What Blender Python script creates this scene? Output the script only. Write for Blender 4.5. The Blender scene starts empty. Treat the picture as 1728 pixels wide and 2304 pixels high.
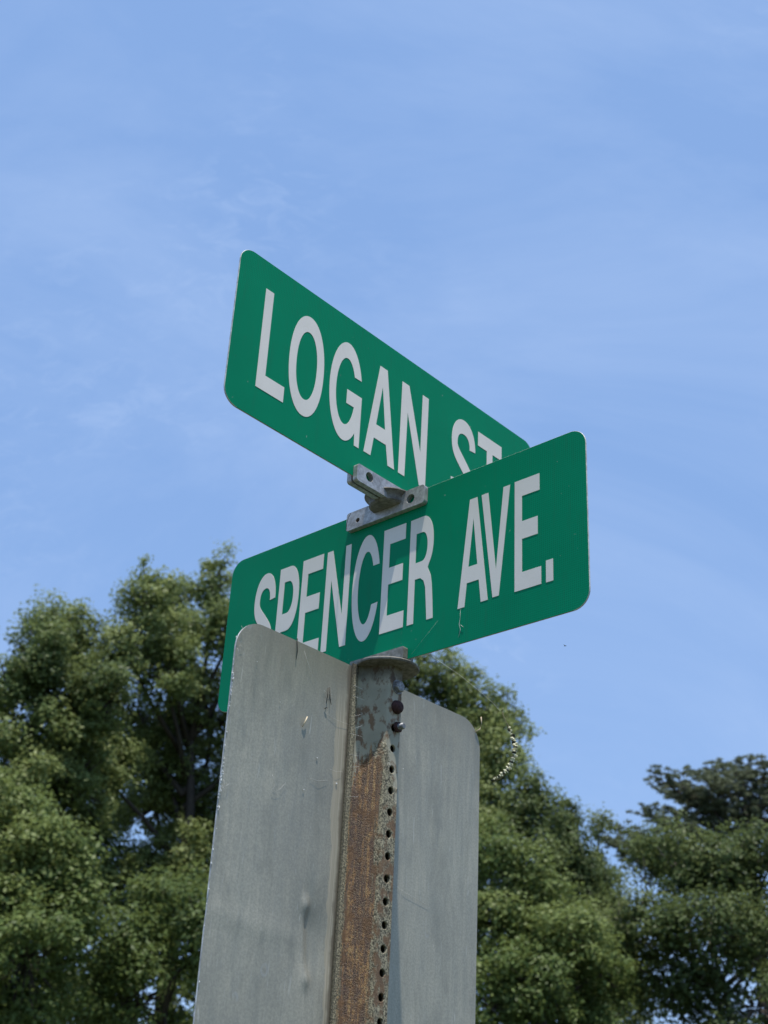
import bpy, bmesh, math, random
import numpy as np
from mathutils import Vector, Matrix, noise
from mathutils.geometry import tessellate_polygon
random.seed(7); rng = np.random.default_rng(11)
PI = math.pi
scene = bpy.context.scene
C = scene.collection

# ------------------------------------------------------------------ camera
ZC = 1.75                      # eye height
D = 1.50846                    # camera to post, on the ground
PH_L, PH_S = 0.82232, -0.74767 # headings of the two street name blades
yaw, pitch, roll = -0.00948, 0.49797, 0.05528
fwd = Vector((math.sin(yaw)*math.cos(pitch), math.cos(yaw)*math.cos(pitch), math.sin(pitch)))
r0 = Vector((math.cos(yaw), -math.sin(yaw), 0)); u0 = r0.cross(fwd)
rt = r0*math.cos(roll) + u0*math.sin(roll); up = u0*math.cos(roll) - r0*math.sin(roll)
cam_d = bpy.data.cameras.new('camera'); cam = bpy.data.objects.new('camera', cam_d); C.objects.link(cam)
M = Matrix((rt, up, -fwd)).transposed().to_4x4(); M.translation = Vector((0, -D, ZC)); cam.matrix_world = M
cam_d.sensor_fit = 'VERTICAL'; cam_d.sensor_height = 36; cam_d.sensor_width = 27
cam_d.lens = 36*3002.3/2304
cam_d.clip_start = 0.05; cam_d.clip_end = 3000
cam_d.dof.use_dof = True; cam_d.dof.focus_distance = 1.62; cam_d.dof.aperture_fstop = 11.5
scene.camera = cam

# ------------------------------------------------------------------ sky and sun
SUN = Vector((0.057, -0.218, 1.0)).normalized()
elev = math.asin(SUN.z)
world = bpy.data.worlds.new('World'); scene.world = world; world.use_nodes = True
nt = world.node_tree; nt.nodes.clear()
def N(nt, typ, **kw):
    n = nt.nodes.new(typ)
    for k, v in kw.items():
        if k in n.inputs: n.inputs[k].default_value = v
        else: setattr(n, k, v)
    return n
sky = N(nt, 'ShaderNodeTexSky', sky_type='NISHITA', sun_disc=False, sun_elevation=elev,
        sun_rotation=math.atan2(SUN.x, SUN.y), air_density=1.0, dust_density=0.15, ozone_density=1.4)
tc = N(nt, 'ShaderNodeTexCoord')
mp = N(nt, 'ShaderNodeMapping'); mp.inputs['Rotation'].default_value = (0.5, 0.35, 0.5); mp.inputs['Scale'].default_value = (1.0, 3.0, 1.6)
no = N(nt, 'ShaderNodeTexNoise', Scale=1.7, Detail=12.0, Roughness=0.62, Distortion=0.9)
rp = N(nt, 'ShaderNodeValToRGB'); rp.color_ramp.elements[0].position = 0.40; rp.color_ramp.elements[1].position = 0.80
rp.color_ramp.elements[0].color = (0, 0, 0, 1); rp.color_ramp.elements[1].color = (0.28, 0.28, 0.28, 1)
no2 = N(nt, 'ShaderNodeTexNoise', Scale=26.0, Detail=8.0, Roughness=0.68, Distortion=0.6)   # fine mackerel-like wisps
no3 = N(nt, 'ShaderNodeTexNoise', Scale=4.2, Detail=4.0, Roughness=0.5, Distortion=0.4)
r2 = N(nt, 'ShaderNodeMapRange'); r2.inputs['From Min'].default_value = 0.50; r2.inputs['From Max'].default_value = 0.75; r2.inputs['To Max'].default_value = 0.17
r3 = N(nt, 'ShaderNodeMapRange'); r3.inputs['From Min'].default_value = 0.50; r3.inputs['From Max'].default_value = 0.68
m23 = N(nt, 'ShaderNodeMath', operation='MULTIPLY'); mad = N(nt, 'ShaderNodeMath', operation='ADD', use_clamp=True)
mx = N(nt, 'ShaderNodeMix', data_type='RGBA'); 
hs = N(nt, 'ShaderNodeHueSaturation', Hue=0.498, Saturation=0.98, Value=1.98)
bg = N(nt, 'ShaderNodeBackground', Strength=0.10); wo = N(nt, 'ShaderNodeOutputWorld')
L = nt.links.new
L(tc.outputs['Generated'], mp.inputs['Vector']); L(mp.outputs[0], no.inputs['Vector']); L(no.outputs['Fac'], rp.inputs[0])
L(mp.outputs[0], no2.inputs['Vector']); L(tc.outputs['Generated'], no3.inputs['Vector'])
L(no2.outputs['Fac'], r2.inputs[0]); L(no3.outputs['Fac'], r3.inputs[0]); L(r2.outputs[0], m23.inputs[0]); L(r3.outputs[0], m23.inputs[1])
L(rp.outputs[0], mad.inputs[0]); L(m23.outputs[0], mad.inputs[1])
L(sky.outputs[0], hs.inputs['Color']); L(mad.outputs[0], mx.inputs[0])
flat = N(nt, 'ShaderNodeMix', data_type='RGBA'); flat.inputs[0].default_value = 0.80; flat.inputs[7].default_value = (2.10, 3.55, 6.65, 1)
L(hs.outputs[0], flat.inputs[6]); L(flat.outputs[2], mx.inputs[6]); mx.inputs[7].default_value = (6.0, 7.2, 9.4, 1)
L(mx.outputs[2], bg.inputs['Color']); L(bg.outputs[0], wo.inputs['Surface'])
sun_d = bpy.data.lights.new('sun', 'SUN'); sun_d.energy = 4.6; sun_d.angle = math.radians(0.53); sun_d.color = (1.0, 0.95, 0.87)
sun = bpy.data.objects.new('sun', sun_d); C.objects.link(sun); sun.location = (0, 0, 30)
sun.rotation_euler = SUN.to_track_quat('Z', 'Y').to_euler()
scene.view_settings.view_transform = 'Standard'; scene.view_settings.look = 'None'
scene.view_settings.exposure = 0.25; scene.view_settings.gamma = 1.0
scene.view_settings.use_curve_mapping = False

# ------------------------------------------------------------------ helpers
def tag(o, label=None, cat=None, group=None, kind=None):
    if label: o['label'] = label
    if cat: o['category'] = cat
    if group: o['group'] = group
    if kind: o['kind'] = kind
    return o
def thing(name, label, cat, loc=(0, 0, 0), rz=0, group=None):
    o = bpy.data.objects.new(name, None); C.objects.link(o); o.location = loc; o.rotation_euler = (0, 0, rz)
    o.empty_display_size = 0.1
    return tag(o, label, cat, group)
def link(name, me, mats, parent=None, smooth=False):
    if not isinstance(mats, (list, tuple)): mats = [mats]
    if not me.materials:
        for m in mats: me.materials.append(m)
    if smooth: me.polygons.foreach_set('use_smooth', [True]*len(me.polygons))
    o = bpy.data.objects.new(name, me); C.objects.link(o)
    if parent: o.parent = parent
    return o
def plate_mesh(name, loops, y0, y1, z0=0.0, x0=0.0):
    """flat shape drawn in (x, z), from y0 (viewer side) to y1; first loop outer, others holes"""
    flat = [p for lp in loops for p in lp]
    tris = tessellate_polygon([[Vector((p[0], p[1], 0)) for p in lp] for lp in loops])
    n = len(flat)
    verts = [(p[0]+x0, y0, p[1]+z0) for p in flat] + [(p[0]+x0, y1, p[1]+z0) for p in flat]
    faces, mi = [], []
    for a, b, c in tris:
        A, B, Cc = flat[a], flat[b], flat[c]
        cr = (B[0]-A[0])*(Cc[1]-A[1]) - (B[1]-A[1])*(Cc[0]-A[0])
        if abs(cr) < 1e-14: continue
        if cr < 0: b, c = c, b
        faces.append((a, b, c)); mi.append(0)
        faces.append((c+n, b+n, a+n)); mi.append(0)
    k = 0
    for li, lp in enumerate(loops):
        area = sum(lp[i][0]*lp[(i+1) % len(lp)][1] - lp[(i+1) % len(lp)][0]*lp[i][1] for i in range(len(lp)))
        m = len(lp)
        for i in range(m):
            a, b = k+i, k+(i+1) % m
            q = (a, a+n, b+n, b)
            if (area > 0) != (li == 0): q = q[::-1]
            faces.append(q); mi.append(1)
        k += m
    me = bpy.data.meshes.new(name); me.from_pydata(verts, [], faces); me.polygons.foreach_set('material_index', mi)
    bm = bmesh.new(); bm.from_mesh(me); bmesh.ops.recalc_face_normals(bm, faces=bm.faces); bm.to_mesh(me); bm.free()
    return me
def rrect(x0, z0, x1, z1, r, n=8):
    pts = []
    for cx, cz, a0 in ((x1-r, z0+r, -90), (x1-r, z1-r, 0), (x0+r, z1-r, 90), (x0+r, z0+r, 180)):
        for i in range(n+1):
            a = math.radians(a0 + 90*i/n); pts.append((cx+r*math.cos(a), cz+r*math.sin(a)))
    return pts
def circ(cx, cz, r, n=24): return [(cx+r*math.cos(2*PI*i/n), cz+r*math.sin(2*PI*i/n)) for i in range(n)]
def arc(cx, cz, rx, rz, a0, a1, n=18, e=1.0):
    out = []
    for i in range(n+1):
        a = math.radians(a0+(a1-a0)*i/n); c, s = math.cos(a), math.sin(a)
        out.append((cx+rx*math.copysign(abs(c)**e, c), cz+rz*math.copysign(abs(s)**e, s)))
    return out
def bevel(o, w, seg=2, ang=35):
    m = o.modifiers.new('bevel', 'BEVEL'); m.width = w; m.segments = seg; m.limit_method = 'ANGLE'; m.angle_limit = math.radians(ang)
    return o
def tube_mesh(name, paths, sides=6):
    """paths: list of (points, radii)"""
    verts, faces = [], []
    for pts, rad in paths:
        pts = [Vector(p) for p in pts]; base = len(verts); n = len(pts)
        for i, p in enumerate(pts):
            t = (pts[min(i+1, n-1)] - pts[max(i-1, 0)]); t = t.normalized() if t.length > 1e-9 else Vector((0, 0, 1))
            a = t.cross(Vector((0, 0, 1)) if abs(t.z) < 0.9 else Vector((1, 0, 0))).normalized(); b = t.cross(a)
            r = rad[i] if isinstance(rad, (list, tuple)) else rad
            for k in range(sides):
                an = 2*PI*k/sides; verts.append(p + (a*math.cos(an)+b*math.sin(an))*r)
        for i in range(n-1):
            for k in range(sides):
                k2 = (k+1) % sides
                faces.append((base+i*sides+k, base+i*sides+k2, base+(i+1)*sides+k2, base+(i+1)*sides+k))
        faces.append(tuple(base+k for k in range(sides))[::-1]); faces.append(tuple(base+(n-1)*sides+k for k in range(sides)))
    me = bpy.data.meshes.new(name); me.from_pydata([tuple(v) for v in verts], [], faces); return me

# ------------------------------------------------------------------ materials
def mat(name):
    m = bpy.data.materials.new(name); m.use_nodes = True; nt = m.node_tree
    b = nt.nodes['Principled BSDF']; return m, nt, b
def ramp(nt, fac, stops):
    r = N(nt, 'ShaderNodeValToRGB'); cr = r.color_ramp
    while len(cr.elements) > 2: cr.elements.remove(cr.elements[-1])
    for i, (p, c) in enumerate(stops):
        e = cr.elements[i] if i < 2 else cr.elements.new(p)
        e.position = p; e.color = (c if len(c) == 4 else (*c, 1)) if isinstance(c, tuple) else (c, c, c, 1)
    nt.links.new(fac, r.inputs[0]); return r.outputs[0]
def coords(nt, scale=(1, 1, 1), rot=(0, 0, 0), kind='Object'):
    t = N(nt, 'ShaderNodeTexCoord'); m = N(nt, 'ShaderNodeMapping')
    m.inputs['Scale'].default_value = scale; m.inputs['Rotation'].default_value = rot
    nt.links.new(t.outputs[kind], m.inputs['Vector']); return m.outputs[0]
def noise_(nt, vec, scale, detail=4, rough=0.5, dist=0.0):
    n = N(nt, 'ShaderNodeTexNoise', Scale=scale, Detail=detail, Roughness=rough, Distortion=dist)
    nt.links.new(vec, n.inputs['Vector']); return n.outputs['Fac']
def mixc(nt, fac, a, b, blend='MIX'):
    m = N(nt, 'ShaderNodeMix', data_type='RGBA', blend_type=blend)
    for v, i in ((fac, 0), (a, 6), (b, 7)):
        if hasattr(v, 'is_linked') or hasattr(v, 'links'): nt.links.new(v, m.inputs[i])
        else: m.inputs[i].default_value = v if i == 0 else (*v, 1)
    return m.outputs[2]
def math_(nt, op, a, b=0.0, clamp=False):
    m = N(nt, 'ShaderNodeMath', operation=op, use_clamp=clamp)
    for v, i in ((a, 0), (b, 1)):
        if isinstance(v, (int, float)): m.inputs[i].default_value = v
        else: nt.links.new(v, m.inputs[i])
    return m.outputs[0]
def sepxyz(nt, vec):
    s = N(nt, 'ShaderNodeSeparateXYZ'); nt.links.new(vec, s.inputs[0]); return s.outputs
def bump(nt, b, h, strength, dist=0.001):
    n = N(nt, 'ShaderNodeBump', Strength=strength, Distance=dist); nt.links.new(h, n.inputs['Height']); nt.links.new(n.outputs[0], b.inputs['Normal'])

def sheeting(name, col, dark, rough=0.42):
    m, nt, b = mat(name)
    v = coords(nt)
    x, y, z = sepxyz(nt, v)
    # small diamond cells of prismatic sheeting
    a = math_(nt, 'SINE', math_(nt, 'MULTIPLY', math_(nt, 'ADD', x, z), 1150.0))
    c = math_(nt, 'SINE', math_(nt, 'MULTIPLY', math_(nt, 'SUBTRACT', x, z), 1150.0))
    cell = math_(nt, 'MULTIPLY', a, c)
    g = noise_(nt, v, 9, 6, 0.6); g2 = noise_(nt, v, 900, 3, 0.7)
    vs = coords(nt, (30, 1, 3)); st = noise_(nt, vs, 5, 4, 0.55)
    c0 = mixc(nt, ramp(nt, g, [(0.35, 0.0), (0.75, 0.5)]), col, dark)
    c1 = mixc(nt, math_(nt, 'MULTIPLY', ramp(nt, cell, [(0.1, 0.0), (0.8, 1.0)]), 0.85), c0, tuple(q*0.6 for q in col))
    c2 = mixc(nt, math_(nt, 'MULTIPLY', g2, 0.05), c1, (0.02, 0.26, 0.15))
    c3 = mixc(nt, ramp(nt, st, [(0.54, 0.0), (0.80, 0.30)]), c2, (0.02, 0.13, 0.075))
    sp = noise_(nt, coords(nt, (1, 1, 0.6)), 260, 2, 0.5)
    c4 = mixc(nt, ramp(nt, sp, [(0.76, 0.0), (0.81, 0.6)]), c3, (0.45, 0.5, 0.44))
    nt.links.new(c4, b.inputs['Base Color']); b.inputs['Roughness'].default_value = rough
    b.inputs['Specular IOR Level'].default_value = 0.06
    bump(nt, b, cell, 0.06, 0.0003)
    return m
M_green = sheeting('green_reflective_sheeting', (0.000, 0.252, 0.122), (0.000, 0.182, 0.090))
M_white = None
def letter_mat():
    m, nt, b = mat('white_reflective_film')
    v = coords(nt); g = noise_(nt, v, 14, 5, 0.6); g2 = noise_(nt, v, 700, 3, 0.7)
    c = mixc(nt, ramp(nt, g, [(0.35, 0.0), (0.75, 1.0)]), (0.88, 0.82, 0.73), (0.78, 0.73, 0.65))
    c = mixc(nt, math_(nt, 'MULTIPLY', g2, 0.35), c, (0.40, 0.40, 0.40))
    nt.links.new(c, b.inputs['Base Color']); b.inputs['Roughness'].default_value = 0.5
    return m
M_white = letter_mat()
def metal(name, base, dark, rough=0.45, metallic=0.55, sc=60, bmp=0.25):
    m, nt, b = mat(name)
    v = coords(nt); g = noise_(nt, v, sc, 6, 0.65); g2 = noise_(nt, v, sc*7, 4, 0.7); g3 = noise_(nt, v, sc*0.35, 4, 0.6, 1.0)
    c = mixc(nt, ramp(nt, g, [(0.38, 0.0), (0.66, 1.0)]), base, dark)
    c = mixc(nt, ramp(nt, g3, [(0.5, 0.0), (0.72, 0.55)]), c, tuple(q*0.45 for q in dark))
    c = mixc(nt, math_(nt, 'MULTIPLY', g2, 0.3), c, tuple(q*0.5 for q in dark))
    nt.links.new(c, b.inputs['Base Color']); b.inputs['Metallic'].default_value = metallic
    nt.links.new(ramp(nt, g, [(0.3, rough), (0.8, min(1, rough+0.25))]), b.inputs['Roughness'])
    bump(nt, b, math_(nt, 'ADD', g, math_(nt, 'MULTIPLY', g2, 0.5)), bmp, 0.0006)
    return m
M_alu = metal('cast_aluminium', (0.60, 0.58, 0.56), (0.33, 0.32, 0.31), 0.42, 0.5, 160, 0.35)
M_edge = metal('bare_sheet_edge', (0.78, 0.77, 0.74), (0.42, 0.42, 0.40), 0.5, 0.2, 120, 0.2)
M_hub = metal('grimy_shaded_cast_aluminium', (0.30, 0.285, 0.255), (0.13, 0.122, 0.108), 0.62, 0.3, 110, 0.6)  # grimy hub metal; on the cap disc its dark tone stands in for shade
M_bolt = metal('dull_zinc', (0.34, 0.35, 0.36), (0.15, 0.15, 0.15), 0.45, 0.5, 300, 0.3)
M_rustbolt = metal('dark_rusted_steel', (0.075, 0.030, 0.028), (0.03, 0.014, 0.014), 0.8, 0.1, 350, 0.6)
M_capm = metal('weathered_cap_casting', (0.36, 0.36, 0.33), (0.18, 0.18, 0.15), 0.6, 0.3, 130, 0.5)

def grey_sheet():
    m, nt, b = mat('weathered_bare_aluminium_sheet')
    v = coords(nt); x, y, z = sepxyz(nt, v)
    vs = coords(nt, (26, 1, 2.2)); st = noise_(nt, vs, 4, 7, 0.68, 0.9)
    vf = coords(nt, (260, 1, 14)); sf = noise_(nt, vf, 3, 4, 0.6)
    g = noise_(nt, v, 7, 5, 0.55); g2 = noise_(nt, v, 420, 4, 0.75)
    c = mixc(nt, ramp(nt, st, [(0.28, 0.0), (0.74, 1.0)]), (0.385, 0.370, 0.290), (0.600, 0.555, 0.430))
    c = mixc(nt, ramp(nt, g, [(0.38, 0.0), (0.70, 0.6)]), c, (0.300, 0.290, 0.240))
    c = mixc(nt, ramp(nt, sf, [(0.58, 0.0), (0.76, 0.5)]), c, (0.46, 0.47, 0.45))
    c = mixc(nt, ramp(nt, g2, [(0.40, 0.30), (0.62, 0.0)]), c, (0.13, 0.14, 0.14))
    big = noise_(nt, coords(nt, (8, 1, 3.0)), 3.2, 6, 0.62, 0.8)
    c = mixc(nt, ramp(nt, big, [(0.50, 0.0), (0.70, 0.42)]), c, (0.20, 0.20, 0.165))
    drip = noise_(nt, coords(nt, (130, 1, 16)), 1.6, 3, 0.5, 0.5)
    c = mixc(nt, ramp(nt, drip, [(0.66, 0.0), (0.72, 0.55)]), c, (0.60, 0.58, 0.50))
    scr = noise_(nt, coords(nt, (90, 1, 900), (0, 0.5, 0)), 1.0, 2, 0.5)
    c = mixc(nt, ramp(nt, scr, [(0.74, 0.0), (0.78, 0.35)]), c, (0.60, 0.60, 0.55))
    # tan grime under the top edge
    top = math_(nt, 'SUBTRACT', 1.0, math_(nt, 'MULTIPLY', math_(nt, 'SUBTRACT', 0.0, z), 14.0), True)
    top = math_(nt, 'MULTIPLY', top, math_(nt, 'ADD', st, 0.15))
    c = mixc(nt, math_(nt, 'MULTIPLY', top, 0.75), c, (0.25, 0.235, 0.19))
    # old tan adhesive strip down the post's left side
    wob = math_(nt, 'MULTIPLY', math_(nt, 'SUBTRACT', noise_(nt, coords(nt, (1, 1, 10)), 3, 4, 0.6), 0.5), 0.014)
    xx = math_(nt, 'ADD', x, wob)
    left = math_(nt, 'ADD', -0.0605, math_(nt, 'MULTIPLY', math_(nt, 'MAXIMUM', math_(nt, 'SUBTRACT', -0.10, z), 0.0), 0.040))
    l_m = math_(nt, 'MULTIPLY', math_(nt, 'SUBTRACT', xx, left), 700.0, True)
    r_m = math_(nt, 'MULTIPLY', math_(nt, 'SUBTRACT', -0.0405, x), 500.0, True)
    t_m = math_(nt, 'MULTIPLY', math_(nt, 'SUBTRACT', -0.028, z), 22.0, True)
    strip = math_(nt, 'MULTIPLY', math_(nt, 'MULTIPLY', l_m, r_m), t_m)
    sc = ramp(nt, noise_(nt, coords(nt, (700, 1, 6)), 1, 4, 0.6), [(0.35, (0.36, 0.315, 0.22)), (0.68, (0.60, 0.53, 0.40))])
    c = mixc(nt, math_(nt, 'MULTIPLY', strip, 0.92), c, sc)
    # dark grime line next to the flange
    d_m = math_(nt, 'MULTIPLY', math_(nt, 'SUBTRACT', xx, -0.0450), 260.0, True)
    c = mixc(nt, math_(nt, 'MULTIPLY', math_(nt, 'MULTIPLY', d_m, math_(nt, 'MULTIPLY', math_(nt, 'SUBTRACT', -0.03, x), 500.0, True)), 0.55), c, (0.10, 0.075, 0.05))
    # pale droplet rings
    vo = N(nt, 'ShaderNodeTexVoronoi', Scale=19.0, Randomness=1.0); nt.links.new(coords(nt, (1, 1, 0.75)), vo.inputs['Vector'])
    ring = math_(nt, 'ABSOLUTE', math_(nt, 'SUBTRACT', vo.outputs['Distance'], 0.085))
    ring = ramp(nt, ring, [(0.0, 0.9), (0.035, 0.0)])
    rm = math_(nt, 'MULTIPLY', ring, ramp(nt, noise_(nt, v, 30, 3), [(0.52, 0.0), (0.62, 1.0)]))
    c = mixc(nt, math_(nt, 'MULTIPLY', rm, 0.5), c, (0.42, 0.43, 0.42))
    nt.links.new(c, b.inputs['Base Color']); b.inputs['Metallic'].default_value = 0.35
    nt.links.new(ramp(nt, st, [(0.3, 0.46), (0.8, 0.62)]), b.inputs['Roughness'])
    bump(nt, b, math_(nt, 'ADD', g2, math_(nt, 'MULTIPLY', sf, 0.6)), 0.12, 0.0004)
    return m
M_sheet = grey_sheet()

def post_mat():
    m, nt, b = mat('rusted_galvanised_steel')
    v = coords(nt); x, y, z = sepxyz(nt, v)
    speck = noise_(nt, v, 430, 3, 0.7); grit = noise_(nt, v, 1100, 2, 0.6)
    paint = mixc(nt, ramp(nt, noise_(nt, v, 26, 5), [(0.35, 0.0), (0.7, 1.0)]), (0.310, 0.300, 0.225), (0.440, 0.410, 0.310))
    rough_p = ramp(nt, speck, [(0.37, (0.045, 0.042, 0.028)), (0.48, (0.20, 0.185, 0.125)), (0.62, (0.45, 0.405, 0.275))])
    # smooth upper part, rough lower part, slanted border
    vee = math_(nt, 'MULTIPLY', math_(nt, 'ABSOLUTE', math_(nt, 'ADD', x, 0.012)), 2.8)
    edge = math_(nt, 'ADD', math_(nt, 'SUBTRACT', math_(nt, 'ADD', z, vee), ZS_REF-0.074), math_(nt, 'MULTIPLY', math_(nt, 'SUBTRACT', noise_(nt, v, 70, 6, 0.65), 0.5), 0.11))
    lower = math_(nt, 'MULTIPLY', edge, -70.0, True)
    flange = math_(nt, 'MULTIPLY', math_(nt, 'SUBTRACT', -0.0300, x), 900.0, True)
    roughmask = math_(nt, 'MAXIMUM', lower, math_(nt, 'MULTIPLY', flange, 0.9))
    c = mixc(nt, roughmask, paint, rough_p)
    # rust: streaky, mostly on the side face, growing downwards
    vs = coords(nt, (55, 55, 3.2)); st = noise_(nt, vs, 4, 7, 0.62, 0.4)
    vb = coords(nt, (1, 1, 0.7)); bl = noise_(nt, vb, 85, 4, 0.6)
    side = math_(nt, 'MULTIPLY', math_(nt, 'MULTIPLY', math_(nt, 'SUBTRACT', -0.0115, x), 220.0, True), math_(nt, 'MULTIPLY', math_(nt, 'ADD', math_(nt, 'SUBTRACT', x, -0.0350), math_(nt, 'MULTIPLY', math_(nt, 'SUBTRACT', speck, 0.5), 0.012)), 110.0, True))
    down = math_(nt, 'MULTIPLY', math_(nt, 'SUBTRACT', ZS_REF-0.055, z), 16.0, True)
    amt = math_(nt, 'ADD', math_(nt, 'MULTIPLY', math_(nt, 'MULTIPLY', side, down), 0.50), math_(nt, 'MULTIPLY', lower, 0.05))
    streak = math_(nt, 'ADD', st, math_(nt, 'SUBTRACT', amt, 0.35))
    streak = math_(nt, 'ADD', streak, math_(nt, 'MULTIPLY', math_(nt, 'SUBTRACT', speck, 0.5), 0.35))
    rmask = ramp(nt, streak, [(0.44, 0.0), (0.56, 1.0)])
    rcol = ramp(nt, math_(nt, 'ADD', math_(nt, 'MULTIPLY', noise_(nt, coords(nt, (42, 42, 3.5)), 5, 4, 0.55), 0.62), math_(nt, 'MULTIPLY', noise_(nt, v, 120, 5, 0.7), 0.38)), [(0.40, (0.080, 0.046, 0.040)), (0.485, (0.145, 0.085, 0.062)), (0.54, (0.30, 0.155, 0.062)), (0.62, (0.46, 0.31, 0.14))])
    rcol = mixc(nt, ramp(nt, speck, [(0.38, 0.95), (0.50, 0.0)]), rcol, (0.050, 0.028, 0.024))
    rcol = mixc(nt, ramp(nt, grit, [(0.50, 0.0), (0.66, 0.7)]), rcol, (0.40, 0.32, 0.19))
    c = mixc(nt, rmask, c, rcol)
    # brown blotches in the smooth part
    bmask = math_(nt, 'MULTIPLY', ramp(nt, bl, [(0.51, 0.0), (0.60, 1.0)]), math_(nt, 'SUBTRACT', 1.0, flange, True))
    c = mixc(nt, math_(nt, 'MULTIPLY', bmask, 0.85), c, mixc(nt, noise_(nt, v, 150, 3), (0.060, 0.035, 0.024), (0.260, 0.140, 0.060)))
    # black grime just below the cap, mossy flange edge
    gt = math_(nt, 'MULTIPLY', math_(nt, 'SUBTRACT', math_(nt, 'ADD', z, math_(nt, 'MULTIPLY', bl, 0.03)), ZS_REF+0.010), 90.0, True)
    c = mixc(nt, math_(nt, 'MULTIPLY', gt, 0.60), c, (0.03, 0.028, 0.024))
    fe = math_(nt, 'MULTIPLY', math_(nt, 'SUBTRACT', -0.0370, x), 1500.0, True)
    c = mixc(nt, math_(nt, 'MULTIPLY', fe, 0.65), c, (0.05, 0.048, 0.03))
    nt.links.new(c, b.inputs['Base Color']); b.inputs['Roughness'].default_value = 0.72; b.inputs['Metallic'].default_value = 0.12
    bump(nt, b, math_(nt, 'MULTIPLY', math_(nt, 'ADD', speck, grit), math_(nt, 'ADD', roughmask, 0.08)), 0.9, 0.0016)
    return m
ZS_REF = ZC + 0.585          # just under the cap, in the post's own coordinates
M_post = post_mat()

def simple(name, col, rough=0.7, metallic=0.0, sc=40, var=0.35):
    m, nt, b = mat(name); v = coords(nt); g = noise_(nt, v, sc, 4)
    c = mixc(nt, g, tuple(min(1, q*(1+var)) for q in col), tuple(q*(1-var) for q in col))
    nt.links.new(c, b.inputs['Base Color']); b.inputs['Roughness'].default_value = rough; b.inputs['Metallic'].default_value = metallic
    return m
M_needle = simple('dark_dry_needle', (0.02, 0.018, 0.014)); M_straw = simple('pale_straw', (0.62, 0.52, 0.36), sc=300)
M_silk = simple('spider_silk', (0.72, 0.72, 0.70), 0.35); M_cream = simple('cream_bract', (0.78, 0.74, 0.52), sc=500, var=0.15)
M_vine = simple('olive_brown_stem', (0.16, 0.145, 0.075), sc=400)
M_dkbract = simple('dark_bract', (0.025, 0.03, 0.015), sc=500); M_back = simple('white_sign_face', (0.6, 0.6, 0.58), sc=8, var=0.05)
M_bark = simple('grey_brown_bark', (0.045, 0.037, 0.030), 0.9, sc=9, var=0.45)
M_palebark = simple('pale_grey_bark', (0.20, 0.175, 0.15), 0.9, sc=9, var=0.35)

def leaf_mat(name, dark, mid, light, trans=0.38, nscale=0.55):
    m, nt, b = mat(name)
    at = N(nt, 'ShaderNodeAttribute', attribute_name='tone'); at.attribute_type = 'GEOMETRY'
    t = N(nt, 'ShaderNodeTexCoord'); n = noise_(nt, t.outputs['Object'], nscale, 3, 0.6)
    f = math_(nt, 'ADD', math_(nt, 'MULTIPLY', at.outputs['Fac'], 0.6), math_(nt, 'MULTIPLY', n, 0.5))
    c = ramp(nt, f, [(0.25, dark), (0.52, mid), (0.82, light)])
    nt.links.new(c, b.inputs['Base Color']); b.inputs['Roughness'].default_value = 0.5; b.inputs['Specular IOR Level'].default_value = 0.22
    tr = N(nt, 'ShaderNodeBsdfTranslucent'); tc = mixc(nt, 0.5, c, light); nt.links.new(tc, tr.inputs['Color'])
    ms = N(nt, 'ShaderNodeMixShader', Fac=trans); out = nt.nodes['Material Output']
    nt.links.new(b.outputs[0], ms.inputs[1]); nt.links.new(tr.outputs[0], ms.inputs[2]); nt.links.new(ms.outputs[0], out.inputs['Surface'])
    return m
M_leafA = leaf_mat('oak_leaves', (0.055, 0.088, 0.028), (0.150, 0.200, 0.062), (0.270, 0.315, 0.115))
M_leafB = leaf_mat('olive_green_leaves', (0.055, 0.088, 0.026), (0.125, 0.178, 0.050), (0.215, 0.262, 0.085))
M_leafC = leaf_mat('dark_green_leaves', (0.045, 0.072, 0.026), (0.095, 0.136, 0.044), (0.175, 0.212, 0.075))
M_pine = leaf_mat('pine_needles', (0.075, 0.100, 0.058), (0.135, 0.165, 0.095), (0.200, 0.230, 0.140), 0.3)

# ------------------------------------------------------------------ ground
def ground():
    me = bpy.data.meshes.new('ground'); n = 60; R = 900.0
    vs, fs = [], []
    for j in range(n+1):
        for i in range(n+1):
            x, y = (i/n*2-1), (j/n*2-1); X = R*x*abs(x)**1.2; Y = R*y*abs(y)**1.2
            h = 0.25*noise.noise((X*0.03, Y*0.03, 0)) if abs(X)+abs(Y) > 6 else 0
            vs.append((X, Y, h))
    for j in range(n):
        for i in range(n):
            a = j*(n+1)+i; fs.append((a, a+1, a+n+2, a+n+1))
    me.from_pydata(vs, [], fs)
    m, nt, b = mat('grass_ground'); v = coords(nt); g = noise_(nt, v, 0.35, 6, 0.6); g2 = noise_(nt, v, 45, 5, 0.7)
    c = mixc(nt, ramp(nt, g, [(0.35, 0.0), (0.7, 1.0)]), (0.065, 0.085, 0.030), (0.13, 0.125, 0.06))
    c = mixc(nt, math_(nt, 'MULTIPLY', g2, 0.6), c, (0.04, 0.055, 0.02)); nt.links.new(c, b.inputs['Base Color'])
    b.inputs['Roughness'].default_value = 0.95; bump(nt, b, g2, 0.6, 0.05)
    o = link('ground', me, m, smooth=True); tag(o, 'green grass verge and ground around the sign post', kind='structure')
ground()

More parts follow.
